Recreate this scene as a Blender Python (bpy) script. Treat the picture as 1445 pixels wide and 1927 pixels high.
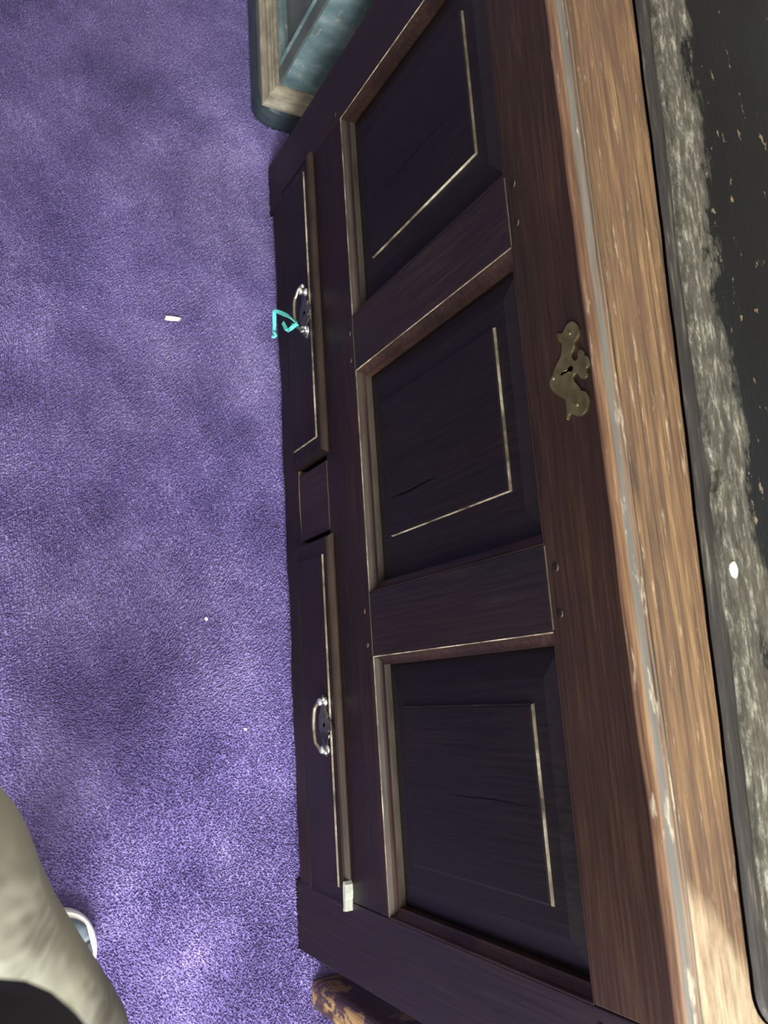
import bpy, bmesh, math, random
import numpy as np
from mathutils import Vector, Matrix

# ---------------------------------------------------------------- reset
for o in list(bpy.data.objects):
    bpy.data.objects.remove(o, do_unlink=True)
S = bpy.context.scene
COL = S.collection
random.seed(7)
rng = np.random.default_rng(11)

# ---------------------------------------------------------------- camera
# the phone is held sideways: world "up" points to the right of the picture
RIGHT = Vector((0.065039, 0.869301, 0.489985))
DOWN = Vector((0.975094, 0.048973, -0.216316))
FWD = Vector((-0.212040, 0.491851, -0.844466))
cam_d = bpy.data.cameras.new('phone_camera')
cam = bpy.data.objects.new('phone_camera', cam_d)
COL.objects.link(cam)
mat = Matrix((RIGHT, -DOWN, -FWD)).transposed().to_4x4()
mat.translation = Vector((0.96451, -0.51133, 1.21353))
cam.matrix_world = mat
cam_d.sensor_fit = 'VERTICAL'
cam_d.sensor_height = 36.0
cam_d.sensor_width = 36.0 * 1445 / 1927
cam_d.lens = 1513.07 / 1927 * 36.0
cam_d.clip_start = 0.01
cam_d.dof.use_dof = True
cam_d.dof.focus_distance = 0.95
cam_d.dof.aperture_fstop = 10.0
S.camera = cam

# ---------------------------------------------------------------- world + daylight + exposure
W = bpy.data.worlds.new('overcast_daylight')
S.world = W
W.use_nodes = True
W.node_tree.nodes['Background'].inputs[0].default_value = (0.80, 0.88, 1.0, 1)
W.node_tree.nodes['Background'].inputs[1].default_value = 1.0

def area(name, loc, target, sx, sy, power, col):
    d = bpy.data.lights.new(name, 'AREA')
    d.shape = 'RECTANGLE'; d.size = sx; d.size_y = sy
    d.energy = power; d.color = col
    o = bpy.data.objects.new(name, d); COL.objects.link(o)
    o.location = loc
    o.rotation_euler = (Vector(target) - Vector(loc)).to_track_quat('-Z', 'Z').to_euler()
    return o
# daylight entering through the window in the right-hand wall
area('window_daylight', (2.95, -0.96, 1.635), (1.95, -0.96, 1.635), 1.30, 1.60, 160, (0.95, 0.97, 1.0))

S.view_settings.view_transform = 'Standard'
S.view_settings.look = 'None'
S.view_settings.gamma = 1.0
S.view_settings.use_curve_mapping = False
S.view_settings.exposure = 0.98

# ---------------------------------------------------------------- material helpers
def lin(r, g, b):
    f = lambda c: (c / 255 / 12.92) if c / 255 <= 0.04045 else ((c / 255 + 0.055) / 1.055) ** 2.4
    return (f(r), f(g), f(b), 1)

class NT:
    def __init__(self, name):
        self.m = bpy.data.materials.new(name); self.m.use_nodes = True
        self.t = self.m.node_tree; self.n = self.t.nodes
        self.b = self.n['Principled BSDF']
    def add(self, typ, **kw):
        n = self.n.new(typ)
        for k, v in kw.items(): setattr(n, k, v)
        return n
    def lk(self, a, b): self.t.links.new(a, b)
    def coord(self, scale, rot=(0, 0, 0), loc=(0, 0, 0)):
        tc = self.add('ShaderNodeTexCoord'); mp = self.add('ShaderNodeMapping')
        mp.inputs['Scale'].default_value = scale
        mp.inputs['Rotation'].default_value = rot
        mp.inputs['Location'].default_value = loc
        self.lk(tc.outputs['Object'], mp.inputs['Vector'])
        return mp.outputs[0]
    def noise(self, vec, scale=1, detail=4, rough=0.55, dist=0.0):
        n = self.add('ShaderNodeTexNoise')
        n.inputs['Scale'].default_value = scale; n.inputs['Detail'].default_value = detail
        n.inputs['Roughness'].default_value = rough; n.inputs['Distortion'].default_value = dist
        self.lk(vec, n.inputs['Vector'])
        return n.outputs[0]
    def ramp(self, fac, stops):
        r = self.add('ShaderNodeValToRGB'); e = r.color_ramp.elements
        while len(e) < len(stops): e.new(0.5)
        for el, (p, c) in zip(e, stops):
            el.position = p; el.color = c if len(c) == 4 else (*c, 1)
        self.lk(fac, r.inputs[0])
        return r.outputs[0]
    def val(self, fac, a, b, lo=0.0, hi=1.0):
        m = self.add('ShaderNodeMapRange'); m.inputs[1].default_value = a; m.inputs[2].default_value = b
        m.inputs[3].default_value = lo; m.inputs[4].default_value = hi
        self.lk(fac, m.inputs[0]); return m.outputs[0]
    def math(self, op, a, b):
        m = self.add('ShaderNodeMath', operation=op)
        for i, v in enumerate((a, b)):
            if isinstance(v, (int, float)): m.inputs[i].default_value = v
            else: self.lk(v, m.inputs[i])
        return m.outputs[0]
    def mix(self, fac, a, b, blend='MIX'):
        m = self.add('ShaderNodeMix', data_type='RGBA', blend_type=blend)
        for i, v in ((0, fac), (6, a), (7, b)):
            if isinstance(v, (int, float)): m.inputs[i].default_value = v
            elif isinstance(v, tuple): m.inputs[i].default_value = v
            else: self.lk(v, m.inputs[i])
        return m.outputs[2]
    def upness(self):
        g = self.add('ShaderNodeNewGeometry'); s = self.add('ShaderNodeSeparateXYZ')
        self.lk(g.outputs['Normal'], s.inputs[0]); return s.outputs[2]
    def bump(self, h, strength, dist):
        b = self.add('ShaderNodeBump'); b.inputs['Strength'].default_value = strength
        b.inputs['Distance'].default_value = dist
        self.lk(h, b.inputs['Height']); self.lk(b.outputs[0], self.b.inputs['Normal'])
    def col(self, c):
        if isinstance(c, tuple): self.b.inputs['Base Color'].default_value = c
        else: self.lk(c, self.b.inputs['Base Color'])
    def set(self, **kw):
        for k, v in kw.items():
            s = self.b.inputs[k]
            if isinstance(v, (int, float, tuple)): s.default_value = v
            else: self.lk(v, s)

def wood(name, axis, dark, mid, light, rough=0.42, dust=None, dust_amt=0.8, seed=0.0, fig=1.0, bump=0.25, spec=0.22):
    t = NT(name)
    def sc(al, ac):
        v = [ac, ac, ac]; v[axis] = al; return tuple(v)
    big = t.noise(t.coord(sc(1.3, 9), loc=(seed, seed * 2, seed * 3)), 1, 3, 0.5, 0.6)
    fib = t.noise(t.coord(sc(9, 260), loc=(seed, 0, seed)), 1, 3, 0.6, 0.3)
    blot = t.noise(t.coord((3.1, 3.1, 3.1), loc=(seed * 5, 1, 2)), 1, 3, 0.6)
    f = t.math('ADD', t.math('MULTIPLY', big, 0.55 * fig), t.math('MULTIPLY', fib, 0.45))
    f = t.math('ADD', f, t.math('MULTIPLY', t.math('SUBTRACT', blot, 0.5), 0.35))
    c = t.ramp(f, [(0.30, dark), (0.52, mid), (0.75, light)])
    if dust:
        up = t.val(t.upness(), 0.35, 0.8)
        dn = t.val(t.noise(t.coord(sc(14, 60)), 1, 3, 0.6), 0.25, 0.6, 0.35, 1.0)
        d = t.math('MULTIPLY', t.math('MULTIPLY', up, dn), dust_amt)
        c = t.mix(d, c, dust)
        t.set(Roughness=t.math('ADD', t.math('MULTIPLY', d, 0.4), t.val(fib, 0.3, 0.7, rough - 0.06, rough + 0.1)))
    else:
        t.set(Roughness=t.val(fib, 0.3, 0.7, rough - 0.06, rough + 0.1))
    t.col(c)
    t.b.inputs['Specular IOR Level'].default_value = spec
    t.bump(fib, bump, 0.0012)
    return t.m

# ---------------------------------------------------------------- mesh helpers
def link(name, me, m=None, parent=None):
    o = bpy.data.objects.new(name, me); COL.objects.link(o)
    if m is not None: me.materials.append(m)
    if parent is not None: o.parent = parent
    return o

def tag(o, label=None, cat=None, group=None, kind=None):
    if label: o['label'] = label
    if cat: o['category'] = cat
    if group: o['group'] = group
    if kind: o['kind'] = kind
    return o

def empty(name, loc=(0, 0, 0)):
    o = bpy.data.objects.new(name, None); COL.objects.link(o); o.location = loc
    o.empty_display_size = 0.05
    return o

def finish(bm, name, m, parent, smooth=False):
    bmesh.ops.recalc_face_normals(bm, faces=bm.faces)
    me = bpy.data.meshes.new(name); bm.to_mesh(me); bm.free()
    if smooth:
        for p in me.polygons: p.use_smooth = True
    return link(name, me, m, parent)

def box(name, x0, x1, y0, y1, z0, z1, m, parent=None, bev=0.0015, seg=2):
    bm = bmesh.new()
    bmesh.ops.create_cube(bm, size=1)
    for v in bm.verts:
        v.co = Vector((x0 if v.co.x < 0 else x1, y0 if v.co.y < 0 else y1, z0 if v.co.z < 0 else z1))
    if bev:
        bmesh.ops.bevel(bm, geom=list(bm.edges), offset=bev, segments=seg, affect='EDGES', profile=0.5)
    return finish(bm, name, m, parent)

def rings(name, rs, m, parent=None, cap_first=True, cap_last=True, smooth=False, closed=True, worn=None, strips=(), sides=None):
    """loft closed vertex rings of equal length"""
    bm = bmesh.new(); R = []
    for r in rs: R.append([bm.verts.new(p) for p in r])
    n = len(rs[0])
    for q, (a, b) in enumerate(zip(R, R[1:])):
        for i in range(n if closed else n - 1):
            j = (i + 1) % n
            try: bm.faces.new((a[i], a[j], b[j], b[i])).material_index = 1 if (q in strips and (sides is None or i in sides)) else 0
            except ValueError: pass
    if cap_first: bm.faces.new(R[0])
    if cap_last: bm.faces.new(R[-1][::-1])
    o = finish(bm, name, m, parent, smooth)
    if worn: o.data.materials.append(worn)
    return o

def rect_ring(x0, x1, z0, z1, dx, dz, y):
    return [(x0 + dx, y, z0 + dz), (x1 - dx, y, z0 + dz), (x1 - dx, y, z1 - dz), (x0 + dx, y, z1 - dz)]

def extrude_x(name, prof, x0, x1, m, parent, n=1, wob=None, smooth=False):
    """extrude a closed y,z profile along x; wob(x,i)->(dy,dz)"""
    rs = []
    for k in range(n + 1):
        x = x0 + (x1 - x0) * k / n
        r = []
        for i, (y, z) in enumerate(prof):
            dy, dz = wob(x, i) if wob else (0, 0)
            r.append((x, y + dy, z + dz))
        rs.append(r)
    return rings(name, rs, m, parent, smooth=smooth)

def tube(name, pts, rad, m, parent=None, seg=12, smooth=True, flat=None):
    pts = [Vector(p) for p in pts]; rs = []
    if isinstance(rad, (int, float)): rad = [rad] * len(pts)
    up = Vector((0, 0, 1)); prev = None
    for i, p in enumerate(pts):
        t = (pts[min(i + 1, len(pts) - 1)] - pts[max(i - 1, 0)]).normalized()
        if prev is None:
            a = t.orthogonal().normalized()
        else:
            a = (prev - t * prev.dot(t)).normalized()
        prev = a; b = t.cross(a)
        rs.append([tuple(p + (a * math.cos(2 * math.pi * k / seg) + b * math.sin(2 * math.pi * k / seg)) * rad[i]) for k in range(seg)])
    return rings(name, rs, m, parent, smooth=smooth)

def lathe(name, prof, m, parent, origin, axis, seg=18):
    """profile (radius, height) turned about axis through origin"""
    ax = Vector(axis).normalized(); a = ax.orthogonal().normalized(); b = ax.cross(a); o = Vector(origin)
    rs = [[tuple(o + ax * h + (a * math.cos(2 * math.pi * k / seg) + b * math.sin(2 * math.pi * k / seg)) * max(r, 1e-4)) for k in range(seg)] for r, h in prof]
    return rings(name, rs, m, parent, smooth=True)

def plate(name, outline, y0, y1, m, parent, bev=0.0006):
    """flat shape with x,z outline, front at y0 and back at y1"""
    bm = bmesh.new()
    f = bm.faces.new([bm.verts.new((x, y1, z)) for x, z in outline])
    r = bmesh.ops.extrude_face_region(bm, geom=[f])
    vs = [v for v in r['geom'] if isinstance(v, bmesh.types.BMVert)]
    for v in vs: v.co.y = y0
    front = [e for e in bm.edges if all(abs(v.co.y - y0) < 1e-7 for v in e.verts)]
    if bev: bmesh.ops.bevel(bm, geom=front, offset=bev, segments=2, affect='EDGES', profile=0.5)
    return finish(bm, name, m, parent)

def smooth_line(pts, n=8):
    """catmull-rom through points"""
    P = [Vector(p) for p in pts]; P = [P[0] * 2 - P[1]] + P + [P[-1] * 2 - P[-2]]; out = []
    for i in range(1, len(P) - 2):
        for k in range(n):
            t = k / n
            out.append(0.5 * ((2 * P[i]) + (P[i + 1] - P[i - 1]) * t + (2 * P[i - 1] - 5 * P[i] + 4 * P[i + 1] - P[i + 2]) * t * t + (3 * P[i] - P[i - 1] - 3 * P[i + 1] + P[i + 2]) * t ** 3))
    out.append(P[-2])
    return out

# ---------------------------------------------------------------- materials
DUST = lin(100, 90, 76)
t = NT('rubbed_lit_arris')  # rubbed wood, made paler still for the light thin edges catch
n1 = t.noise(t.coord((22, 22, 22)), 1, 5, 0.7)
t.col(t.ramp(n1, [(0.34, lin(30, 21, 16)), (0.5, lin(92, 82, 66)), (0.68, lin(150, 142, 120))])); t.set(Roughness=0.5)
arris_m = t.m
OAK = dict(dark=lin(8, 5, 4), mid=lin(21, 11, 8), light=lin(42, 24, 16))
oak_x = wood('dark_oak_along', 0, rough=0.40, dust=DUST, dust_amt=0.75, **OAK)
oak_z = wood('dark_oak_upright', 2, spec=0.32, rough=0.42, dust=DUST, dust_amt=0.75, seed=3.3, **OAK)
oak_panel = wood('dark_oak_panel', 2, lin(6, 4, 4), lin(12, 7, 6), lin(21, 12, 9), rough=0.40, dust=lin(80, 72, 60), dust_amt=0.4, seed=8.1, fig=0.8)
oak_rail = wood('lit_brown_oak_top_rail', 0, lin(15, 9, 5), lin(38, 24, 13), lin(66, 45, 27), rough=0.42, dust=DUST, dust_amt=0.6, seed=5.7)  # same oak, colour raised and warmed for the light on the top rail
oak_mould = wood('worn_oak_moulding', 0, lin(16, 9, 7), lin(32, 20, 15), lin(54, 37, 29), rough=0.36, dust=lin(84, 80, 70), dust_amt=0.38, seed=1.9)
lid_oak = None
t = NT('tan_oak_lid')
grain = t.noise(t.coord((3.2, 110, 110)), 1, 5, 0.65, 1.2)
fib = t.noise(t.coord((16, 520, 520)), 1, 3, 0.65)
blot = t.noise(t.coord((7, 30, 30), loc=(2, 0, 0)), 1, 4, 0.65)
f = t.math('ADD', t.math('MULTIPLY', grain, 0.62), t.math('MULTIPLY', fib, 0.38))
c = t.ramp(f, [(0.34, lin(38, 25, 14)), (0.47, lin(82, 60, 35)), (0.58, lin(112, 86, 53)), (0.70, lin(148, 120, 80))])
c = t.mix(t.val(blot, 0.46, 0.64, 0, 0.55), c, lin(66, 40, 25))
scuff = t.noise(t.coord((22, 190, 190), loc=(5, 5, 5)), 1, 5, 0.75)
c = t.mix(t.val(scuff, 0.60, 0.68, 0, 0.6), c, lin(160, 146, 118))
tc = t.add('ShaderNodeTexCoord'); sx = t.add('ShaderNodeSeparateXYZ'); t.lk(tc.outputs['Object'], sx.inputs[0])
# bleached bare wood towards the right end, its edge slanting over the width
edge = t.math('ADD', t.math('SUBTRACT', sx.outputs[0], 1.108), t.math('MULTIPLY', t.math('ADD', sx.outputs[1], 0.03), -1.25))
edge = t.math('ADD', edge, t.math('MULTIPLY', t.math('SUBTRACT', blot, 0.5), 0.05))
c = t.mix(t.val(edge, 0.0, 0.02, 0, 0.8), c, t.ramp(scuff, [(0.35, lin(112, 92, 66)), (0.65, lin(168, 152, 122))]))
t.col(c); t.set(Roughness=0.6); t.bump(f, 0.5, 0.003)
lid_oak = t.m

t = NT('worn_lid_moulding')
grain = t.noise(t.coord((3.5, 170, 170)), 1, 5, 0.65, 0.9)
fib = t.noise(t.coord((12, 420, 420)), 1, 3, 0.65)
f = t.math('ADD', t.math('MULTIPLY', grain, 0.6), t.math('MULTIPLY', fib, 0.4))
c = t.ramp(f, [(0.34, lin(42, 26, 17)), (0.5, lin(92, 66, 42)), (0.68, lin(138, 110, 76))])
blot = t.noise(t.coord((3.0, 40, 40), loc=(4, 0, 1)), 1, 3, 0.6)
up = t.val(t.upness(), 0.55, 0.85)
c = t.mix(t.math('MULTIPLY', up, t.val(blot, 0.32, 0.5, 0.0, 0.7)), c, lin(80, 86, 82))
c = t.mix(t.val(t.noise(t.coord((20, 130, 130)), 1, 4, 0.7), 0.60, 0.68, 0, 0.7), c, lin(160, 152, 128))
t.col(c); t.set(Roughness=0.42); t.bump(f, 0.3, 0.0015)
mould_lid = t.m

t = NT('black_worn_board')
sx = t.add('ShaderNodeSeparateXYZ'); tc = t.add('ShaderNodeTexCoord'); t.lk(tc.outputs['Object'], sx.inputs[0])
n1 = t.noise(t.coord((9, 22, 22)), 1, 8, 0.75)
n2 = t.noise(t.coord((45, 190, 190)), 1, 6, 0.8)
n3 = t.noise(t.coord((2.2, 4, 4), loc=(3, 3, 3)), 1, 3, 0.6)
paint = t.ramp(n3, [(0.35, lin(7, 8, 8)), (0.65, lin(18, 22, 24))])
bare = t.ramp(n2, [(0.3, lin(42, 41, 35)), (0.52, lin(76, 74, 64)), (0.70, lin(150, 148, 132))])
fac = t.math('ADD', sx.outputs[1], t.math('MULTIPLY', t.math('SUBTRACT', n1, 0.5), 0.13))
fac = t.math('ADD', fac, t.math('MULTIPLY', t.math('SUBTRACT', n2, 0.5), 0.045))
wear = t.math('MULTIPLY', t.val(fac, 0.050, 0.060, 1, 0), t.val(t.noise(t.coord((7, 30, 30), loc=(9, 1, 4)), 1, 6, 0.75), 0.34, 0.46, 0.45, 1.0))
chips = t.val(t.noise(t.coord((40, 75, 75), loc=(1, 2, 3)), 1, 4, 0.65), 0.645, 0.685, 0, 0.6)
t.b.inputs['Specular IOR Level'].default_value = 0.1
c = t.mix(wear, t.mix(chips, paint, lin(140, 122, 96)), bare)
t.col(c); t.set(Roughness=t.val(wear, 0, 1, 0.6, 0.85)); t.bump(n2, 0.35, 0.0015)
board_m = t.m
t = NT('dirty_board_base')
n2 = t.noise(t.coord((12, 160, 160)), 1, 4, 0.7)
t.col(t.ramp(n2, [(0.38, lin(17, 14, 11)), (0.56, lin(36, 32, 25)), (0.74, lin(92, 88, 74))])); t.set(Roughness=0.8); t.bump(n2, 0.5, 0.002)
board_base_m = t.m

def metal(name, c1, c2, rough, met=1.0):
    t = NT(name)
    n = t.noise(t.coord((60, 60, 60)), 1, 4, 0.6)
    t.col(t.ramp(n, [(0.35, c1), (0.65, c2)])); t.set(Metallic=met, Roughness=t.val(n, 0.3, 0.7, rough - 0.06, rough + 0.08))
    t.bump(n, 0.1, 0.0008)
    return t.m
brass = metal('aged_brass', lin(84, 76, 46), lin(112, 104, 68), 0.40, 0.8)
iron = metal('tarnished_handle_metal', lin(74, 72, 70), lin(120, 118, 112), 0.30, 0.9)
silver = metal('bright_worn_metal', lin(190, 192, 188), lin(225, 228, 222), 0.28, 0.9)

def plain(name, c, rough=0.6, var=0.0, scale=30):
    t = NT(name)
    if var:
        n = t.noise(t.coord((scale,) * 3), 1, 4, 0.6)
        d = tuple(x * (1 - var) for x in c[:3]) + (1,); l = tuple(min(1, x * (1 + var)) for x in c[:3]) + (1,)
        t.col(t.ramp(n, [(0.3, d), (0.7, l)]))
    else: t.col(c)
    t.set(Roughness=rough)
    return t.m
black_m = plain('black_gap_and_shade', lin(3, 2, 2), 1.0)
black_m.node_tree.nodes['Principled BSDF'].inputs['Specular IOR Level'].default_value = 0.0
ribbon_m = plain('turquoise_satin', lin(92, 205, 190), 0.4, 0.1, 80)
paper_m = plain('white_paper', lin(235, 232, 225), 0.8)
pale_m = plain('pale_fresh_wood', lin(142, 142, 130), 0.7, 0.15, 200)
wall_m = plain('off_white_plaster', lin(205, 200, 190), 0.85, 0.04, 6)
white_m = plain('white_gloss_paint', lin(228, 228, 222), 0.35)

t = NT('purple_carpet')
n1 = t.noise(t.coord((3.4, 5.0, 1)), 1, 4, 0.6)
n2 = t.noise(t.coord((420, 420, 420)), 1, 2, 0.6)
n3 = t.noise(t.coord((9, 9, 9)), 1, 4, 0.6)
f = t.math('ADD', t.math('MULTIPLY', n1, 0.34), t.math('ADD', t.math('MULTIPLY', n2, 0.42), t.math('MULTIPLY', n3, 0.24)))
t.col(t.ramp(f, [(0.35, lin(68, 56, 108)), (0.5, lin(124, 109, 170)), (0.65, lin(186, 173, 226))]))
t.set(Roughness=0.9); t.b.inputs['Sheen Weight'].default_value = 0.25
t.b.inputs['Specular IOR Level'].default_value = 0.2
t.bump(n2, 0.8, 0.004)
carpet_m = t.m

# ---------------------------------------------------------------- the room
FZ = -0.006          # carpet backing; the tips of the pile stand at about z = 0
XL, XR, YF, YB, ZC = -2.3, 3.0, -3.0, 0.70, 2.45
o = box('floor', XL - .15, XR + .15, YF - .15, YB + .15, FZ - 0.1, FZ, carpet_m, bev=0); tag(o, kind='structure')
o = box('wall_back', XL - .15, XR + .15, YB, YB + .15, FZ, ZC, wall_m, bev=0); tag(o, kind='structure')
o = box('wall_front', XL - .15, XR + .15, YF - .15, YF, FZ, ZC, wall_m, bev=0); tag(o, kind='structure')
o = box('wall_left', XL - .15, XL, YF, YB, FZ, ZC, wall_m, bev=0); tag(o, kind='structure')
o = box('ceiling', XL - .15, XR + .15, YF - .15, YB + .15, ZC, ZC + .1, wall_m, bev=0); tag(o, kind='structure')
# right wall with a window opening
WY0, WY1, WZ0, WZ1 = -1.80, -0.12, 0.95, 2.32
bm = bmesh.new()
for a in ((YF, WY0, FZ, ZC), (WY1, YB, FZ, ZC), (WY0, WY1, FZ, WZ0), (WY0, WY1, WZ1, ZC)):
    r = bmesh.ops.create_cube(bm, size=1)
    for v in r['verts']:
        v.co = Vector((XR if v.co.x < 0 else XR + .15, a[0] if v.co.y < 0 else a[1], a[2] if v.co.z < 0 else a[3]))
o = finish(bm, 'wall_right', wall_m, None); tag(o, kind='structure')
win = empty('window_1', (XR + .08, (WY0 + WY1) / 2, WZ0)); tag(win, kind='structure')
def wbox(n, y0, y1, z0, z1, x0=0.0, x1=0.05, m=white_m):
    b = box(n, x0, x1, y0 - win.location.y, y1 - win.location.y, z0 - WZ0, z1 - WZ0, m, win, bev=0.003); return b
wbox('frame_rail', WY0, WY1, WZ0, WZ0 + .05); wbox('frame_rail', WY0, WY1, WZ1 - .05, WZ1)
wbox('frame_stile', WY0, WY0 + .05, WZ0 + .05, WZ1 - .05); wbox('frame_stile', WY1 - .05, WY1, WZ0 + .05, WZ1 - .05)
wbox('glazing_bar', WY0 + .05, WY1 - .05, 1.6, 1.63)
gt = NT('window_glass'); tr = gt.add('ShaderNodeBsdfTransparent'); gl = gt.add('ShaderNodeBsdfGlossy'); gl.inputs['Roughness'].default_value = 0.02
mx = gt.add('ShaderNodeMixShader'); mx.inputs[0].default_value = 0.06
gt.lk(tr.outputs[0], mx.inputs[1]); gt.lk(gl.outputs[0], mx.inputs[2]); gt.lk(mx.outputs[0], gt.n['Material Output'].inputs[0])
wbox('pane', WY0 + .05, WY1 - .05, WZ0 + .05, 1.6, 0.02, 0.026, gt.m); wbox('pane', WY0 + .05, WY1 - .05, 1.63, WZ1 - .05, 0.02, 0.026, gt.m)

# ---------------------------------------------------------------- carpet pile (uncountable): real tufts
def pile():
    sp = 0.0029
    x0, x1, y0, y1 = -0.75, 1.75, -0.95, 0.06
    nx, ny = int((x1 - x0) / sp), int((y1 - y0) / sp)
    gx, gy = np.meshgrid(np.arange(nx), np.arange(ny), indexing='ij')
    X = (x0 + (gx + 0.5 * (gy % 2)) * sp).ravel(); Y = (y0 + gy * sp).ravel()
    n = len(X)
    X = X + rng.normal(0, sp * 0.25, n); Y = Y + rng.normal(0, sp * 0.25, n)
    keep = ~((X < -0.07) & (Y > -0.01))
    keep &= ~((X > 0.02) & (X < 0.12) & (Y > 0.002)) & ~((X > 1.24) & (X < 1.335) & (Y > 0.002))
    X, Y = X[keep], Y[keep]; n = len(X)
    # trodden patches: the pile leans different ways over low-frequency fields
    def field(seed, s):
        r = np.random.default_rng(seed); v = np.zeros(n)
        for k in range(10):
            a = r.uniform(0, 2 * math.pi); fr = s * r.uniform(0.5, 2.2)
            v += np.sin((X * math.cos(a) + Y * math.sin(a)) * fr + r.uniform(0, 7)) / 3.2
        return v
    lx = 0.0016 * field(1, 9) + rng.normal(0, 0.0011, n)
    ly = 0.0016 * field(2, 9) + rng.normal(0, 0.0011, n)
    h = 0.0062 + 0.0006 * field(3, 30) + rng.normal(0, 0.0009, n)
    V = np.zeros((n, 4, 3), np.float32)
    a0 = rng.uniform(0, 2 * math.pi, n); r = 0.0019
    for k in range(3):
        a = a0 + k * 2 * math.pi / 3
        V[:, k, 0] = X + r * np.cos(a); V[:, k, 1] = Y + r * np.sin(a); V[:, k, 2] = FZ
    V[:, 3, 0] = X + lx; V[:, 3, 1] = Y + ly; V[:, 3, 2] = FZ + h
    b = (np.arange(n) * 4)[:, None]
    F = np.concatenate([b + np.array([[0, 1, 3]]), b + np.array([[1, 2, 3]]), b + np.array([[2, 0, 3]])], 1).astype(np.int32).ravel()
    me = bpy.data.meshes.new('carpet_pile')
    me.vertices.add(n * 4); me.vertices.foreach_set('co', V.ravel())
    me.loops.add(n * 9); me.loops.foreach_set('vertex_index', F)
    me.polygons.add(n * 3); me.polygons.foreach_set('loop_start', np.arange(n * 3, dtype=np.int32) * 3)
    me.update(calc_edges=True); me.validate()
    o = link('carpet_pile', me, carpet_m)
    tag(o, 'purple cut-pile carpet with trodden darker patches covering the floor', 'carpet', kind='stuff')
pile()

# ---------------------------------------------------------------- the oak chest
chest = empty('mule_chest', (0, 0, 0))
tag(chest, 'dark oak chest with three fielded panels above two drawers', 'chest')
CL, CR, H, D = 0.02, 1.3377, 0.728, 0.52
SI0, SI1 = 0.12, 1.24
OPEN = [(0.12, 0.4456), (0.527, 0.8419), (0.924, 1.24)]
ZM, ZT = 0.2808, 0.6339
for a, b in ((CL, SI0), (SI1, CR)):
    box('stile', a, b, 0.0, 0.045, FZ, H, oak_z, chest)
    box('back_stile', a, b, D - 0.045, D, FZ, H, oak_z, chest)
box('top_rail', SI0 + .0004, SI1 - .0004, 0.0003, 0.03, ZT, H, oak_rail, chest)
box('middle_rail', SI0 + .0004, SI1 - .0004, 0.0004, 0.03, 0.1745, ZM, oak_x, chest)
def brw(x, i):
    return (0.0008 * math.sin(x * 31 + i), 0.0012 * math.sin(x * 17) + 0.0008 * math.sin(x * 71 + 1))
extrude_x('bottom_rail', [(0.0005, 0.012), (0.028, 0.012), (0.028, 0.072), (0.0005, 0.072), (0.0, 0.068), (-0.0, 0.018)], SI0 + .0004, SI1 - .0004, oak_x, chest, 60, brw)
for a, b in ((0.4456, 0.527), (0.8419, 0.924)):
    box('muntin', a, b, 0.0003, 0.03, ZM + .0004, ZT - .0004, oak_z, chest)
box('drawer_divider', 0.628, 0.735, 0.0004, 0.03, 0.0725, 0.174, oak_z, chest)
for a, b in ((CL, CL + .02), (CR - .02, CR)):
    box('side_panel', a + .006, b - .006, 0.046, D - 0.046, 0.05, H, oak_z, chest)
box('back_panel', SI0, SI1, D - .02, D - .004, 0.05, H, oak_x, chest)
box('bottom_board', SI0, SI1, 0.032, D - .03, 0.195, 0.215, oak_x, chest)
# moulded inner edges of each opening, and the fielded panels
for x0, x1 in OPEN:
    R = [rect_ring(x0, x1, ZM, ZT, d, d, y) for d, y in
         ((-0.0002, 0.0006), (0.0008, 0.0004), (0.0019, 0.0013), (0.0030, 0.0040), (0.0050, 0.0066), (0.0078, 0.0084), (0.0105, 0.0094), (0.0125, 0.0098), (0.0128, 0.022))]
    rings('panel_moulding', R, oak_mould, chest, cap_first=False, cap_last=False, worn=arris_m, strips=(1,), sides=(0, 3))  # pale line on bottom and left only: edge highlight painted over rubbed wood
    R = [rect_ring(x0, x1, ZM, ZT, dx, dz, y) for dx, dz, y in
         ((.010, .010, 0.0195), (.0135, .0135, 0.0185), (.042, .036, 0.0125), (.0655, .0527, 0.0122), (.0660, .0530, 0.0118), (.0668, .0538, 0.0088), (.0690, .0560, 0.0080))]
    rings('panel', R, oak_panel, chest, cap_first=False, worn=arris_m, strips=(4,))
    # back of the opening so that no light leaks round the panel
    box('panel_back', x0 - .01, x1 + .01, 0.0305, 0.036, ZM - .01, ZT + .01, oak_panel, chest, bev=0)
# oak pegs
for x, z in ((0.463, 0.646), (0.507, 0.645), (0.866, 0.646), (0.909, 0.645), (0.4674, 0.2700), (0.508, 0.2685), (0.8638, 0.2640), (0.9086, 0.2672), (0.104, 0.2660), (1.255, 0.640)):
    lathe('peg', [(0.0044, 0.006), (0.0044, 0.0001), (0.0040, -0.0005), (0.0026, -0.0008), (0.0, -0.0009)], oak_x, chest, (x, 0, z), (0, 1, 0), 14)

# a long drying crack in the middle panel and a few short ones
def crack(name, a, b, w, y=0.0079, n=14, amp=0.0007):
    L = []; Rr = []
    for k in range(n + 1):
        t = k / n; wx = w * math.sin(math.pi * min(max(t, 0.04), 0.96)) ** 0.6
        x = a[0] + (b[0] - a[0]) * t + amp * math.sin(9 * t + a[0] * 40); z = a[1] + (b[1] - a[1]) * t
        L.append((x - wx, z)); Rr.append((x + wx, z))
    plate(name, L + Rr[::-1], y - 0.00002, y + 0.001, black_m, chest, bev=0)
crack('crack', (0.728, 0.338), (0.727, 0.452), 0.0008)
crack('crack', (1.085, 0.420), (1.086, 0.560), 0.0003)
crack('crack', (0.300, 0.360), (0.299, 0.540), 0.0003)

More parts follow.
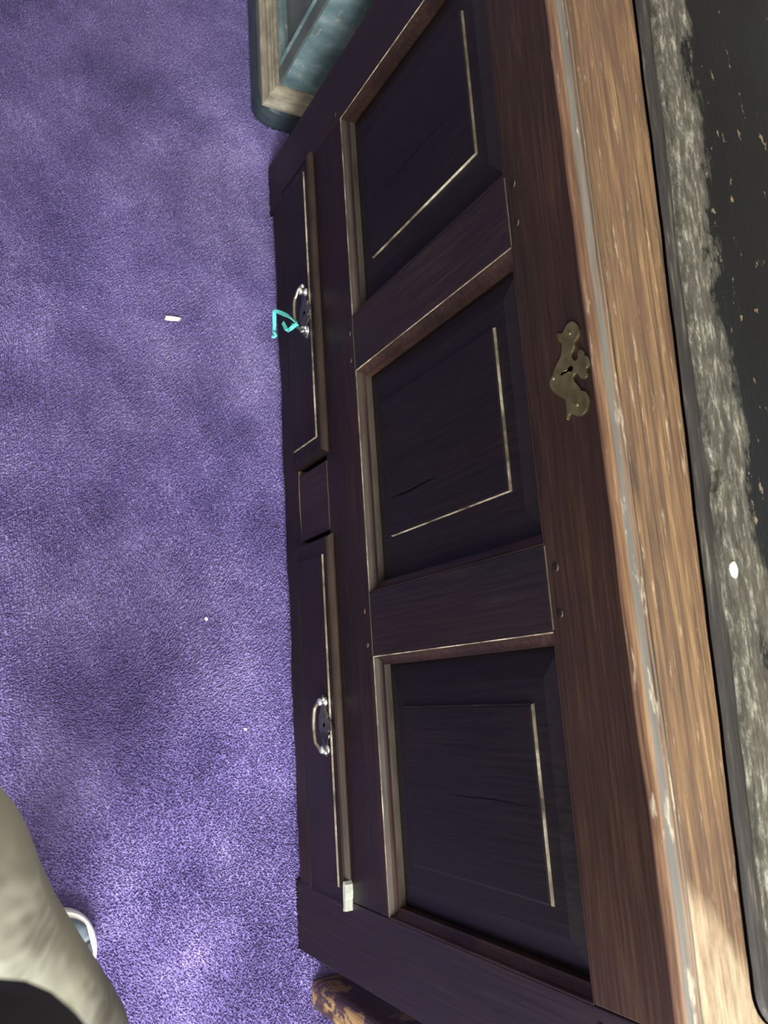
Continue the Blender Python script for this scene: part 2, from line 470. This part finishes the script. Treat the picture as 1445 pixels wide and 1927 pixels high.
# lock plate
LP = [(0.6462, 0.7095), (0.6523, 0.7143), (0.6581, 0.7151), (0.6624, 0.7126), (0.6654, 0.708), (0.6697, 0.7067), (0.6735, 0.7027), (0.6773, 0.7013), (0.6816, 0.7033), (0.6838, 0.7061), (0.6822, 0.7093), (0.6778, 0.7104), (0.6761, 0.7121), (0.6763, 0.7147), (0.6797, 0.7177), (0.6829, 0.7176), (0.6861, 0.7216), (0.6909, 0.7229), (0.6943, 0.7209), (0.6959, 0.7182), (0.7013, 0.7183), (0.7038, 0.7161), (0.7043, 0.7128), (0.702, 0.7096), (0.6983, 0.7078), (0.6957, 0.7056), (0.6953, 0.7028), (0.6976, 0.7003), (0.7029, 0.7015), (0.7082, 0.7057), (0.7135, 0.7084), (0.7172, 0.7142), (0.7227, 0.7165), (0.7285, 0.7151), (0.7343, 0.7106), (0.7365, 0.7046), (0.7351, 0.699), (0.7305, 0.6932), (0.7309, 0.6894), (0.7349, 0.687), (0.7327, 0.6854), (0.7274, 0.687), (0.7208, 0.6869), (0.7148, 0.6868), (0.71, 0.6808), (0.7045, 0.6747), (0.6971, 0.6697), (0.6902, 0.6692), (0.6853, 0.674), (0.6804, 0.6787), (0.6764, 0.6825), (0.6718, 0.6879), (0.6641, 0.6907), (0.6598, 0.6906), (0.6574, 0.6879), (0.6536, 0.687), (0.6483, 0.6863), (0.6509, 0.6936), (0.6458, 0.6998), (0.6449, 0.7052)]
LP = [(p[0], p[1]) for p in smooth_line([(x, z, 0) for x, z in LP + LP[:1]], 2)[:-1]]
lock = plate('lock_plate', LP, -0.0022, 0.0004, brass, chest, bev=0.0005); lock['label'] = 'shaped brass lock plate'
KH = [(0.6862, 0.6972), (0.6868, 0.7008), (0.6892, 0.7022), (0.6917, 0.7010), (0.6917, 0.6975), (0.6908, 0.6950), (0.6913, 0.6870), (0.6908, 0.6850), (0.6884, 0.6848), (0.6878, 0.6870), (0.6884, 0.6945)]
plate('keyhole', KH, -0.00235, -0.0012, black_m, lock, bev=0)
# bright bevelled rim round the lower slot of the keyhole
tube('keyhole_rim', [(x, -0.0024, z) for x, z in KH[4:]], 0.0004, brass, lock, 6)
for x, z in ((0.6552, 0.7031), (0.7247, 0.7015), (0.6891, 0.6748)):
    lathe('nail', [(0.0024, 0.0), (0.0022, -0.0008), (0.0012, -0.0014), (0.0, -0.0016)], brass, lock, (x, -0.0020, z), (0, 1, 0), 12)

# drawers with lipped edges
def drawer(x0, x1, hx, sag):
    z0, z1 = 0.0620, 0.1850
    prof = ((0, 0.012), (0, -0.0012), (0.0012, -0.0040), (0.0035, -0.0070), (0.0065, -0.0092), (0.0088, -0.0098), (0.0100, -0.0095), (0.0122, -0.0084), (0.0140, -0.0082))
    R = [rect_ring(x0, x1, z0, z1, d, d, y) for d, y in prof]
    R += [rect_ring(x0, x1, z0, z1, .0272, .0172, -0.0088), rect_ring(x0, x1, z0, z1, .0276, .0178, -0.0090), rect_ring(x0, x1, z0, z1, .0284, .0188, -0.0114), rect_ring(x0, x1, z0, z1, .030, .0202, -0.0119)]
    d = rings('drawer', R, oak_draw, chest, cap_first=True, worn=arris_m, strips=(10,))
    yb = -0.0119
    # batwing back plate
    hw = 0.043
    half = [(0.0, 0.024), (0.005, 0.0235), (0.008, 0.0195), (0.0065, 0.016), (0.010, 0.013), (0.0135, 0.0165), (0.0175, 0.0145), (0.020, 0.0095), (0.026, 0.0095), (0.029, 0.0135), (0.0345, 0.0135), (0.039, 0.009), (0.043, 0.0035), (0.0405, -0.002), (0.0355, -0.006), (0.029, -0.0075), (0.023, -0.0065), (0.018, -0.010), (0.013, -0.0145), (0.007, -0.0165), (0.0, -0.018)]
    hz = 0.1500
    out = [(hx + a, hz + b) for a, b in half] + [(hx - a, hz + b) for a, b in half[-2:0:-1]]
    bp = plate('back_plate', out, yb - 0.0016, yb + 0.0006, iron, d, bev=0.0004); bp['label'] = 'dark shaped metal handle plate'
    px = 0.0325; pz = hz + 0.009
    for s in (-1, 1):
        lathe('handle_post', [(0.0062, 0.0005), (0.0062, -0.0012), (0.0040, -0.0022), (0.0036, -0.0048), (0.0052, -0.0066), (0.0058, -0.0090), (0.0046, -0.0112), (0.0022, -0.0124), (0.0, -0.0127)], silver, d, (hx + s * px, yb - 0.001, pz), (0, 1, 0), 16)
    pts = []
    for s in (-1, 1):
        seg = [(s * (px + 0.0035), -0.0185, 0.006), (s * (px + 0.004), -0.0205, 0.0005), (s * (px + 0.0005), -0.0215, -0.006), (s * (px - 0.0045), -0.0215, -0.012), (s * (px - 0.011), -0.0225, -0.0175)]
        pts += seg if s < 0 else seg[::-1]
        if s < 0: pts.append((0, -0.0235, -0.0195))
    pts = [(hx + a, b - sag[0], pz + c + sag[1] + sag[2] * a) for a, b, c in pts]
    sp = smooth_line(pts, 5)
    n = len(sp)
    rad = [0.0017 + 0.0012 * math.sin(math.pi * k / (n - 1)) for k in range(n)]
    b = tube('bail_handle', sp, rad, handle_m, d, 10)
    for q in (pts[0], pts[-1]):
        lathe('bail_knob', [(0.0, -0.0034), (0.0026, -0.002), (0.0034, 0.0), (0.0026, 0.0022), (0.0, 0.0034)], silver, d, q, (0.2, 0, 1), 12)
    lathe('key_hole', [(0.0030, 0.0), (0.0030, -0.0003), (0.0, -0.0003)], black_m, d, (hx, yb - 0.0016, hz + 0.002), (0, 1, 0), 12)
    return d, z1
oak_draw = wood('dark_oak_drawer', 0, lin(8, 5, 4), lin(19, 10, 8), lin(36, 20, 15), rough=0.38, dust=lin(92, 74, 60), dust_amt=0.20, seed=12.2)
handle_m = metal('pale_worn_bail', lin(120, 112, 92), lin(176, 168, 142), 0.3, 0.9)
d1, zt = drawer(0.1125, 0.6190, 0.383, (0.004, 0.006, 0.05))
d2, zt = drawer(0.7420, 1.2500, 1.0115, (0.0, 0.0, -0.02))
# broken lip at the right end of the right-hand drawer: splintered pale wood
bm = bmesh.new()
prof = [(1.2120, 0.1852), (1.2160, 0.1878), (1.2250, 0.1880), (1.2330, 0.1872), (1.2345, 0.1856), (1.2420, 0.1853), (1.2490, 0.1851), (1.2496, 0.1772), (1.2440, 0.1790), (1.2350, 0.1795), (1.2180, 0.1800), (1.2120, 0.1822)]
o = plate('broken_edge', prof, -0.0108, 0.0003, pale_m, d2, bev=0.0004); o['label'] = 'splintered pale bare wood on the drawer lip'
bm.free()

# lid with its nailed-on edge moulding
lid = box('lid', -0.008, 1.366, -0.0305, D + 0.02, 0.757, 0.780, lid_oak, chest, bev=0.0022, seg=3)
lid['label'] = 'tan worn oak lid'
box('lid_cleat', CL + .006, CR - .006, 0.008, D, 0.7290, 0.7565, oak_x, lid, bev=0.001)
mp = [(-0.0312, 0.7580)]
for k in range(13):
    a = math.pi * (-0.5 + k / 12)
    mp.append((-0.0335 - 0.0095 * max(0, math.cos(a)) ** 0.8, 0.7675 + 0.0090 * math.sin(a)))
mp += [(-0.0335, 0.7775), (-0.0330, 0.7790), (-0.0312, 0.7788)]
def mw(x, i):
    return (0.0004 * math.sin(x * 23 + 1) + 0.0003 * math.sin(x * 67), 0.0005 * math.sin(x * 19) + 0.0003 * math.sin(x * 53 + i * .3))
o = extrude_x('edge_moulding', mp, -0.008, 1.366, mould_lid, lid, 70, mw, smooth=False)
for p in o.data.polygons: p.use_smooth = len(p.vertices) == 4
# ---------------------------------------------------------------- weathered board lying askew on the lid
brd = empty('weathered_board', (0.60, 0.0455, 0.7802)); brd.rotation_euler = (0, 0, -0.0449)
tag(brd, 'black painted plank with worn grey edge lying on the chest lid', 'board')
def plan(x0, x1, y0, y1, r, rag=0.0, n=90, seed=0):
    """plan outline of a slab with rounded front corners and a ragged front edge"""
    rr = random.Random(seed); P = []
    ph = [rr.uniform(0, 6.3) for _ in range(6)]
    def off(x):
        v = rag * (0.45 * math.sin(9 * x + ph[0]) + 0.3 * math.sin(27 * x + ph[1]) + 0.25 * math.sin(61 * x + ph[2]) + 0.15 * math.sin(133 * x + ph[3]))
        if rag > 0.002: v += 0.0075 * math.exp(-((x - 0.205) / 0.018) ** 2)      # a bite out of the edge
        return v
    for k in range(9):
        a = math.pi + math.pi / 2 * k / 8
        P.append((x0 + r + r * math.cos(a), y0 + r + r * math.sin(a)))
    for k in range(1, n):
        x = x0 + r + (x1 - x0 - 2 * r) * k / n
        P.append((x, y0 + off(x)))
    for k in range(9):
        a = 1.5 * math.pi + math.pi / 2 * k / 8
        P.append((x1 - r + r * math.cos(a), y0 + r + r * math.sin(a)))
    P += [(x1, y1), (x0, y1)]
    return P
P = plan(-0.62, 0.625, 0.0, 0.44, 0.030, 0.0012, 90, 3)
o = rings('base_layer', [[(x, y, 0.0) for x, y in P], [(x, y + .0022, 0.0016) for x, y in P], [(x, y + .0040, 0.0046) for x, y in P], [(x, y + .0052, 0.0056) for x, y in P]], board_base_m, brd, worn=black_m, strips=(0,))  # lowest strip black: contact shade along the lid, painted on the chamfer
P = plan(-0.615, 0.618, 0.0150, 0.436, 0.034, 0.0030, 120, 5)
o = rings('top_layer', [[(x, y, 0.0054) for x, y in P], [(x, y + .0012, 0.0125) for x, y in P], [(x, y + .0038, 0.0145) for x, y in P]], board_m, brd)
rr = random.Random(4)
P = [(0.290 + 0.0062 * math.cos(a) * (1 + .3 * rr.random()), 0.021 + 0.0034 * math.sin(a) * (1 + .3 * rr.random())) for a in [k * 0.571 for k in range(11)]]
rings('paint_flake', [[(x, y, 0.0142) for x, y in P], [(x + .0006, y, 0.0158) for x, y in P]], paper_m, brd)

# ---------------------------------------------------------------- turquoise ribbon tied to the left drawer handle
def strip(name, pts, w, wd, m, parent=None, thick=0.0005):
    P = smooth_line(pts, 6); n = len(P); Wd = smooth_line(wd, 6) if len(wd) == len(pts) else [Vector(wd[0])] * n
    rs = []
    for i, p in enumerate(P):
        t = (P[min(i + 1, n - 1)] - P[max(i - 1, 0)]).normalized(); a = Wd[i]; a = (a - t * a.dot(t)).normalized(); b = t.cross(a)
        rs.append([tuple(p + a * (w / 2 * s) + b * (thick * q)) for s, q in ((-1, -1), (1, -1), (1, 1), (-1, 1))])
    return rings(name, rs, m, parent)
rib = empty('ribbon', (0.405, -0.036, 0.138))
tag(rib, 'short turquoise ribbon knotted round the left drawer handle', 'ribbon')
def rel(ps): return [(x - 0.405, y + 0.036, z - 0.138) for x, y, z in ps]
strip('ribbon_tail', rel([(0.4080, -0.0330, 0.1640), (0.3960, -0.0430, 0.1560), (0.3800, -0.0480, 0.1340), (0.3690, -0.0470, 0.1130), (0.3740, -0.0430, 0.1010), (0.3850, -0.0410, 0.0950), (0.3930, -0.0400, 0.0890)]), 0.0062, [(0.7, 0.1, 0.5), (0.7, 0, 0.6), (0.75, 0, 0.6), (0.5, .2, 0.8), (0.0, .5, 0.8), (-0.1, .3, 0.8), (.2, .3, .8)], ribbon_m, rib)
strip('ribbon_tail', rel([(0.4110, -0.0330, 0.1640), (0.4190, -0.0420, 0.1640), (0.4180, -0.0430, 0.1540), (0.4130, -0.0405, 0.1420), (0.4010, -0.0400, 0.1335), (0.3926, -0.0400, 0.1267)]), 0.0060, [(0.7, .1, -.5), (0.7, .1, -.3), (.8, .1, -.3), (.5, .5, .5), (0.3, .2, 0.8), (-.3, .2, .8)], ribbon_m, rib)
kn = []
for k in range(9):
    a = k / 8 * 2 * math.pi
    kn.append((0.398 + 0.0035 * math.cos(a), -0.040 + 0.002 * math.sin(2 * a), 0.0905 + 0.0042 * math.sin(a)))
tube('ribbon_knot', rel(kn), 0.0022, ribbon_m, rib, 8)
kn = []
for k in range(9):
    a = k / 8 * 2 * math.pi
    kn.append((0.4095 + 0.0012 * math.sin(a), -0.0335 + 0.0048 * math.cos(a), 0.1585 + 0.0048 * math.sin(a)))
tube('ribbon_loop', rel(kn), 0.0014, ribbon_m, rib, 8)

# ---------------------------------------------------------------- painted chest at the left
t = NT('worn_teal_paint')
n1 = t.noise(t.coord((14, 14, 30)), 1, 4, 0.6); n2 = t.noise(t.coord((70, 70, 30)), 1, 4, 0.7)
c = t.ramp(n1, [(0.3, lin(60, 78, 79)), (0.55, lin(88, 106, 107)), (0.75, lin(124, 138, 135))])
c = t.mix(t.val(n2, 0.62, 0.68, 0, 0.8), c, lin(176, 160, 118))
t.col(c); t.set(Roughness=0.42); t.bump(n2, 0.3, 0.001); teal_m = t.m
t = NT('cream_worn_paint')
n1 = t.noise(t.coord((26, 26, 60)), 1, 4, 0.6)
t.col(t.ramp(n1, [(0.3, lin(92, 86, 72)), (0.5, lin(122, 115, 98)), (0.7, lin(146, 138, 116))])); t.set(Roughness=0.55); cream_m = t.m
t = NT('grey_green_paint')
n1 = t.noise(t.coord((6, 6, 20)), 1, 4, 0.6)
t.col(t.ramp(n1, [(0.3, lin(58, 66, 62)), (0.7, lin(84, 92, 84))])); t.set(Roughness=0.5); grey_m = t.m
t = NT('slate_blue_paint')
n1 = t.noise(t.coord((16, 16, 16)), 1, 4, 0.6)
t.col(t.ramp(n1, [(0.3, lin(30, 38, 42)), (0.7, lin(48, 58, 62))])); t.set(Roughness=0.4); slate_m = t.m
pc = empty('painted_chest', (-0.55, 0.2, FZ))
tag(pc, 'teal and cream painted chest standing left of the oak chest', 'chest')
px, py, pz = 0.55, -0.2, -FZ        # world -> local
BX0, BX1, BY0, BY1 = -1.02, -0.084, -0.0115, 0.46
def off_ring(o, z, r=0.0):
    x0, x1, y0, y1 = BX0 - o, BX1 + o, BY0 - o, BY1 + o; P = []
    for cx, cy, a0 in ((x0 + r, y0 + r, math.pi), (x1 - r, y0 + r, 1.5 * math.pi), (x1 - r, y1 - r, 0), (x0 + r, y1 - r, .5 * math.pi)):
        for k in range(7):
            a = a0 + math.pi / 2 * k / 6
            P.append((cx + r * math.cos(a) + px, cy + r * math.sin(a) + py, z + pz))
    return P
rings('plinth', [off_ring(.017, FZ, .036), off_ring(.020, 0.006, .038), off_ring(.020, 0.022, .038), off_ring(.017, 0.036, .036), off_ring(.010, 0.043, .032), off_ring(.006, 0.0445, .03)], slate_m, pc)
rings('base_moulding', [off_ring(.014, 0.0447, .001), off_ring(.0165, 0.046, .001), off_ring(.0165, 0.051, .001), off_ring(.0135, 0.055, .001), off_ring(.0105, 0.061, .001), off_ring(.0095, 0.067, .001), off_ring(.0115, 0.0675, .001), off_ring(.0115, 0.0725, .001), off_ring(.0075, 0.0735, .001), off_ring(.0070, 0.079, .001), off_ring(.0050, 0.0795, .001), off_ring(.0045, 0.088, .001), off_ring(.0, 0.0885, .001)], cream_m, pc)
BT = 0.62
box('side_panel', BX1 - .02 + px, BX1 + px, BY0 + .0035 + py, BY1 + py, .0888 + pz, BT + pz, teal_m, pc, bev=.0018)
box('side_panel', BX0 + px, BX0 + .02 + px, BY0 + py, BY1 + py, .0888 + pz, BT + pz, teal_m, pc, bev=.0018)
box('back_panel', BX0 + .021 + px, BX1 - .021 + px, BY1 - .02 + py, BY1 + py, .0888 + pz, BT + pz, grey_m, pc)
SW = 0.030
for a, b in ((BX1 - SW, BX1 - .0006), (BX0 + .0006, BX0 + SW)):
    box('front_stile', a + px, b + px, BY0 + .0 + py, BY0 + .0033 + py, .0888 + pz, BT + pz, grey_m, pc, bev=.0008)  # teal stile with a grey front: its shaded side put into the colour
box('front_rail', BX0 + .031 + px, BX1 - .031 + px, BY0 + .001 + py, BY0 + .02 + py, .0888 + pz, .101 + pz, cream_m, pc, bev=.001)
box('front_rail', BX0 + .031 + px, BX1 - .031 + px, BY0 + .001 + py, BY0 + .02 + py, .56 + pz, BT + pz, grey_m, pc, bev=.001)
fx0, fx1, fz0, fz1 = BX0 + .0305, BX1 - .0305, .0995, .56
Rg = [[(x + px, y + py, z + pz) for x, y, z in rect_ring(fx0, fx1, fz0, fz1, dd, dd, BY0 + yy)] for dd, yy in
      ((0, .004), (0.0005, -.0015), (.004, -.0035), (.0075, -.002), (.0085, .003), (.012, .004), (.0125, .012))]
rings('front_moulding', Rg, teal_m, pc, cap_first=False, cap_last=False)
box('front_panel', fx0 + .006 + px, fx1 - .006 + px, BY0 + .0105 + py, BY0 + .02 + py, fz0 + .006 + pz, fz1 - .006 + pz, grey_m, pc, bev=0)
box('lid', BX0 - .015 + px, BX1 + .012 + px, BY0 - .015 + py, BY1 + .01 + py, BT + .0005 + pz, BT + .028 + pz, teal_m, pc, bev=.006, seg=3)

# ---------------------------------------------------------------- worn side table at the right, only its front leg in view
t = NT('chipped_brown_paint')
n1 = t.noise(t.coord((22, 22, 16)), 1, 5, 0.65, 0.5); n2 = t.noise(t.coord((160, 160, 20)), 1, 3, 0.6)
ochre = t.ramp(n2, [(0.3, lin(112, 84, 46)), (0.7, lin(158, 128, 76))])
c = t.mix(t.val(n1, 0.46, 0.50), ochre, t.ramp(n2, [(0.3, lin(44, 30, 34)), (0.7, lin(76, 54, 52))]))
t.col(c); t.set(Roughness=0.5); t.bump(n1, 0.3, 0.001); chip_m = t.m
st = empty('side_table', (1.60, 0.24, FZ))
tag(st, 'side table with chipped brown and ochre leg beside the oak chest', 'table')
def leg(x, y, gx=.021, gy=.046):
    rs = []
    for z, g, r in ((0, -.005, .006), (.004, -.002, .010), (.012, .0, .012), (.05, .0, .012), (.25, .001, .010), (.58, .002, .008)):
        P = []
        for cx, cy, a0 in ((-gx - g + r, -gy - g + r, math.pi), (gx + g - r, -gy - g + r, 1.5 * math.pi), (gx + g - r, gy + g - r, 0), (-gx - g + r, gy + g - r, .5 * math.pi)):
            for k in range(5):
                a = a0 + math.pi / 2 * k / 4
                P.append((x - 1.60 + cx + r * math.cos(a), y - .24 + cy + r * math.sin(a), z))
        rs.append(P)
    rings('leg', rs, chip_m, st)
for x in (1.404, 1.79):
    for y in (0.062, 0.418): leg(x, y)
for a in ((-.173, .167, -.212, -.194), (-.173, .167, .192, .21)):
    box('apron', a[0], a[1], a[2], a[3], .50, .58, chip_m, st)
for a in ((-.206, -.186, -.130, .130), (.182, .20, -.130, .130)):
    box('apron', a[0], a[1], a[2], a[3], .50, .58, chip_m, st)
box('table_top', -.235, .235, -.245, .24, .5805, .602, chip_m, st, bev=.004, seg=3)

# ---------------------------------------------------------------- scraps on the carpet
rr = random.Random(9)
def scrap(name, x, y, lx, ly, ang, label, cat, m=paper_m):
    P = []
    for k in range(10):
        a = k / 10 * 2 * math.pi; q = 1 + 0.25 * (rr.random() - .5)
        X, Y = lx * math.copysign(abs(math.cos(a)) ** .6, math.cos(a)) * q, ly * math.copysign(abs(math.sin(a)) ** .6, math.sin(a)) * q
        P.append((X * math.cos(ang) - Y * math.sin(ang), X * math.sin(ang) + Y * math.cos(ang)))
    o = rings(name, [[(a, b, 0) for a, b in P], [(a * .96, b * .96, .0012 + .002 * a / lx * 0.3) for a, b in P]], m)
    o.location = (x, y, 0.0004); tag(o, label, cat); return o
scrap('paper_scrap', 0.354, -0.180, 0.0042, 0.0135, 0.10, 'torn white paper scrap lying alone on the purple carpet', 'paper')
scrap('lint_fleck', 0.845, -0.133, 0.003, 0.0022, 0.6, 'tiny white fleck on the carpet in front of the drawer divider', 'lint')
scrap('lint_fleck', 1.014, -0.075, 0.0024, 0.002, 0.2, 'tiny pale fleck on the carpet near the right drawer handle', 'lint')

# ---------------------------------------------------------------- the photographer
skin_m = plain('skin', lin(196, 150, 126), 0.55, 0.05, 20)
hair_m = plain('brown_hair', lin(60, 44, 34), 0.6, 0.3, 90)
t = NT('khaki_cotton')
n1 = t.noise(t.coord((7, 7, 3.5)), 1, 3, 0.5, 0.6); n2 = t.noise(t.coord((900, 900, 900)), 1, 1, 0.5)
t.col(t.ramp(n1, [(0.3, lin(110, 109, 93)), (0.7, lin(130, 129, 110))])); t.set(Roughness=0.85); t.bump(n1, 0.7, 0.04); khaki_m = t.m
t = NT('black_jacket_cloth')
n1 = t.noise(t.coord((9, 9, 5)), 1, 3, 0.5, 0.5)
t.col(lin(16, 16, 17)); t.set(Roughness=0.8); t.bump(n1, 0.3, 0.02); jacket_m = t.m
toe_m = plain('grey_blue_canvas', lin(108, 122, 128), 0.8, 0.15, 120)
rubber_m = plain('white_rubber', lin(236, 236, 228), 0.45)
per = empty('person', (0.98, -0.60, FZ))
tag(per, 'person in khaki trousers with black sleeve and white-rimmed shoe, standing on the carpet', 'person')
OFF = Vector((0.98, -0.60, FZ))

def skinmesh(name, verts, edges, m, root=0, sub=2):
    me = bpy.data.meshes.new(name)
    me.from_pydata([tuple(Vector(v[0]) - OFF) for v in verts], edges, [])
    o = link(name, me, m, per)
    o.modifiers.new('skin', 'SKIN').use_smooth_shade = True
    s = o.modifiers.new('sub', 'SUBSURF'); s.levels = sub; s.render_levels = sub
    sv = me.skin_vertices[0].data
    for i, v in enumerate(verts):
        r = v[1]; sv[i].radius = r if isinstance(r, tuple) else (r, r)
        sv[i].use_root = (i == root)
    return o
# trousers: pelvis and two legs, the right leg stretched out forward and to the side
LEGR = [((0.995, -0.625, 0.82), .100), ((1.030, -0.552, 0.745), .098), ((1.118, -0.500, 0.55), .088), ((1.306, -0.388, 0.335), .094), ((1.318, -0.412, 0.20), .084), ((1.320, -0.440, 0.085), .074)]
LEGL = [((0.835, -0.680, 0.80), .098), ((0.81, -0.660, 0.62), .090), ((0.795, -0.660, 0.46), .080), ((0.78, -0.70, 0.27), .074), ((0.77, -0.735, 0.085), .070)]
vs = [((0.915, -0.70, 0.90), (.125, .105)), ((0.915, -0.72, 0.99), (.14, .11))] + LEGR + LEGL
es = [(1, 0), (0, 2)] + [(k, k + 1) for k in range(2, 7)] + [(0, 8)] + [(k, k + 1) for k in range(8, 12)]
trou = skinmesh('trousers', vs, es, khaki_m)
trou['label'] = 'khaki cotton trousers'
# body: neck, head, arms and hands in one skin
HX, HY = 0.945, -0.66
vs = [((0.935, -0.72, 1.36), .06), ((0.938, -0.70, 1.43), .052), ((0.94, -0.675, 1.50), .06), ((HX, HY, 1.56), .085), ((HX, HY, 1.63), .088), ((HX, HY - .01, 1.69), .06)]
es = [(0, 1), (1, 2), (2, 3), (3, 4), (4, 5)]
def arm(sh, el, wr, pal, fdir, side):
    n = len(vs)
    vs.extend([(sh, .05), (el, .042), (wr, .027), (pal, (.036, .016))])
    es.extend([(0, n), (n, n + 1), (n + 1, n + 2), (n + 2, n + 3)])
    p = Vector(pal); f = Vector(fdir).normalized(); s = Vector(side).normalized()
    for k, (o, L) in enumerate(((-.027, .070), (-.009, .080), (.009, .076), (.027, .060))):
        m_ = len(vs); b = p + s * o + f * .02
        vs.extend([(tuple(b), .0095), (tuple(b + f * L * .55), .0085), (tuple(b + f * L + Vector((0, -.004, .012))), .0075)])
        es.extend([(n + 3, m_), (m_, m_ + 1), (m_ + 1, m_ + 2)])
    m_ = len(vs); b = p - s * .034 - f * .015
    vs.extend([(tuple(b), .011), (tuple(b - s * .022 + f * .028), .0095), (tuple(b - s * .024 + f * .055), .008)])
    es.extend([(n + 3, m_), (m_, m_ + 1), (m_ + 1, m_ + 2)])
arm((0.76, -0.76, 1.33), (0.70, -0.74, 1.10), (0.840, -0.63, 1.215), (0.865, -0.605, 1.240), (0.6, 0.2, 0.5), (0.2, -.6, .5))
arm((1.11, -0.75, 1.33), (1.114, -0.510, 0.915), (1.085, -0.590, 1.15), (1.065, -0.610, 1.200), (-0.5, 0.1, 0.7), (0.2, .6, .3))
body = skinmesh('body', vs, es, skin_m)
# face and hair
for s in (-1, 1):
    lathe('eye', [(0.0, -.010), (.008, -.006), (.0105, 0), (.008, .006), (0, .010)], white_m, per, Vector((HX + s * .030, HY + .078, 1.615)) - OFF, (0, 1, 0), 12)
    lathe('ear', [(0.0, -.008), (.020, -.006), (.026, 0), (.018, .006), (0, .008)], skin_m, per, Vector((HX + s * .088, HY - .005, 1.60)) - OFF, (1, 0, 0), 12)
lathe('nose', [(0.013, 0.0), (.012, .010), (.008, .020), (0.0, .027)], skin_m, per, Vector((HX, HY + .075, 1.585)) - OFF, (0, .9, -.2), 10)
lathe('mouth', [(0.0, -.004), (.016, -.002), (.018, .002), (0.0, .005)], plain('lips', lin(170, 100, 92), .5), per, Vector((HX, HY + .07, 1.548)) - OFF, (0, 1, 0), 12)
hr = []
for k in range(9):
    a = math.pi / 2 * k / 8
    hr.append((0.108 * math.cos(a), 0.100 * math.sin(a)))
lathe('hair', [(0.100, -.05)] + hr, hair_m, per, Vector((HX, HY - .023, 1.63)) - OFF, (0, -.25, 1), 20)
# jacket
def ell(c, rx, ry, n=28, wob=0.0):
    return [(c[0] + (rx + wob * math.sin(5 * a)) * math.cos(a) - OFF.x, c[1] + (ry + wob * math.cos(4 * a)) * math.sin(a) - OFF.y, c[2] - OFF.z) for a in [2 * math.pi * k / n for k in range(n)]]
R = [ell((0.92, -0.72, 0.885), .145, .115), ell((0.92, -0.72, 0.88), .176, .140, wob=.004), ell((0.92, -0.72, 0.90), .180, .142, wob=.004), ell((0.92, -0.725, 1.0), .172, .135, wob=.003), ell((0.925, -0.73, 1.12), .172, .125, wob=.002), ell((0.93, -0.735, 1.24), .178, .115), ell((0.935, -0.74, 1.32), .165, .10), ell((0.935, -0.735, 1.375), .110, .08), ell((0.935, -0.73, 1.395), .062, .06)]
jk = rings('jacket', R, jacket_m, per, cap_first=False, cap_last=False, smooth=True); jk['label'] = 'black jacket'
SLV = [(1.06, -.745, 1.33), (1.115, -.745, 1.31), (1.135, -.640, 1.14), (1.130, -.550, 0.97), (1.102, -.486, 0.905), (1.100, -.515, 0.94), (1.085, -.575, 1.06), (1.085, -.59, 1.13)]
for a, w in (([(0.80, -.75, 1.33), (0.755, -.755, 1.31), (0.72, -.75, 1.20), (.70, -.735, 1.10), (.74, -.70, 1.13), (.825, -.64, 1.20)], .074), (SLV, .072)):
    p = smooth_line(a, 8); n = len(p) - 1
    tube('jacket_sleeve', [Vector(q) - OFF for q in p], [w - .034 * k / n for k in range(n + 1)], jacket_m, per, 28)
# canvas shoes
def shoe(toe, heel):
    toe, heel = Vector(toe), Vector(heel); ax = (toe - heel); L = ax.length; ax.normalize(); sd = Vector((ax.y, -ax.x, 0))
    prof = [(0.0, .030), (.02, .034), (.08, .034), (.15, .037), (.20, .046), (.235, .0465), (.258, .042), (.272, .033), (.280, .022), (.2835, .011), (.2845, .004)]
    prof = [(max(p.x, 0.0), p.y) for p in smooth_line([(a, b, 0) for a, b in prof], 4)]
    def loop(g):
        Q = [(a * L / .285, b) for a, b in prof] + [(a * L / .285, -b) for a, b in prof[::-1]]
        n = len(Q); out = []
        for k in range(n):
            tx, ty = Q[(k + 1) % n][0] - Q[k - 1][0], Q[(k + 1) % n][1] - Q[k - 1][1]
            l = math.hypot(tx, ty) or 1
            out.append((Q[k][0] - ty / l * g, Q[k][1] + tx / l * g))
        return out
    def outline(g, z):
        P = []
        for a, b in loop(g):
            q = heel + ax * a + sd * b; P.append((q.x - OFF.x, q.y - OFF.y, z))
        return P
    s = rings('shoe', [outline(.002, .0), outline(.004, .004), outline(.004, .022), outline(.002, .0255), outline(-.002, .026)], rubber_m, per, smooth=False)
    s['label'] = 'white-rimmed canvas shoe'
    rs = []
    for g, dz in ((-.0045, 0), (-.006, .3), (-.012, .62), (-.022, .9), (-.032, 1.0)):
        P = []
        for sg in (1, -1):
            for i, (a, b) in (list(enumerate(prof)) if sg > 0 else list(enumerate(prof))[::-1]):
                top = .085 if a < .12 else .085 - (a - .12) / .165 * .052
                bb = max(b + g, .003)
                aa = min(max(a, -g), .285 + g * 1.1)
                q = heel + ax * aa * L / .285 + sd * (bb * sg)
                P.append((q.x - OFF.x, q.y - OFF.y, .0258 + (top - .0258) * dz))
        rs.append(P)
    u = rings('upper', rs, toe_m, s, smooth=True)
    return s
shoe((1.259, -0.297, 0), (1.325, -0.559, 0))
shoe((0.745, -0.60, 0), (0.785, -0.87, 0))
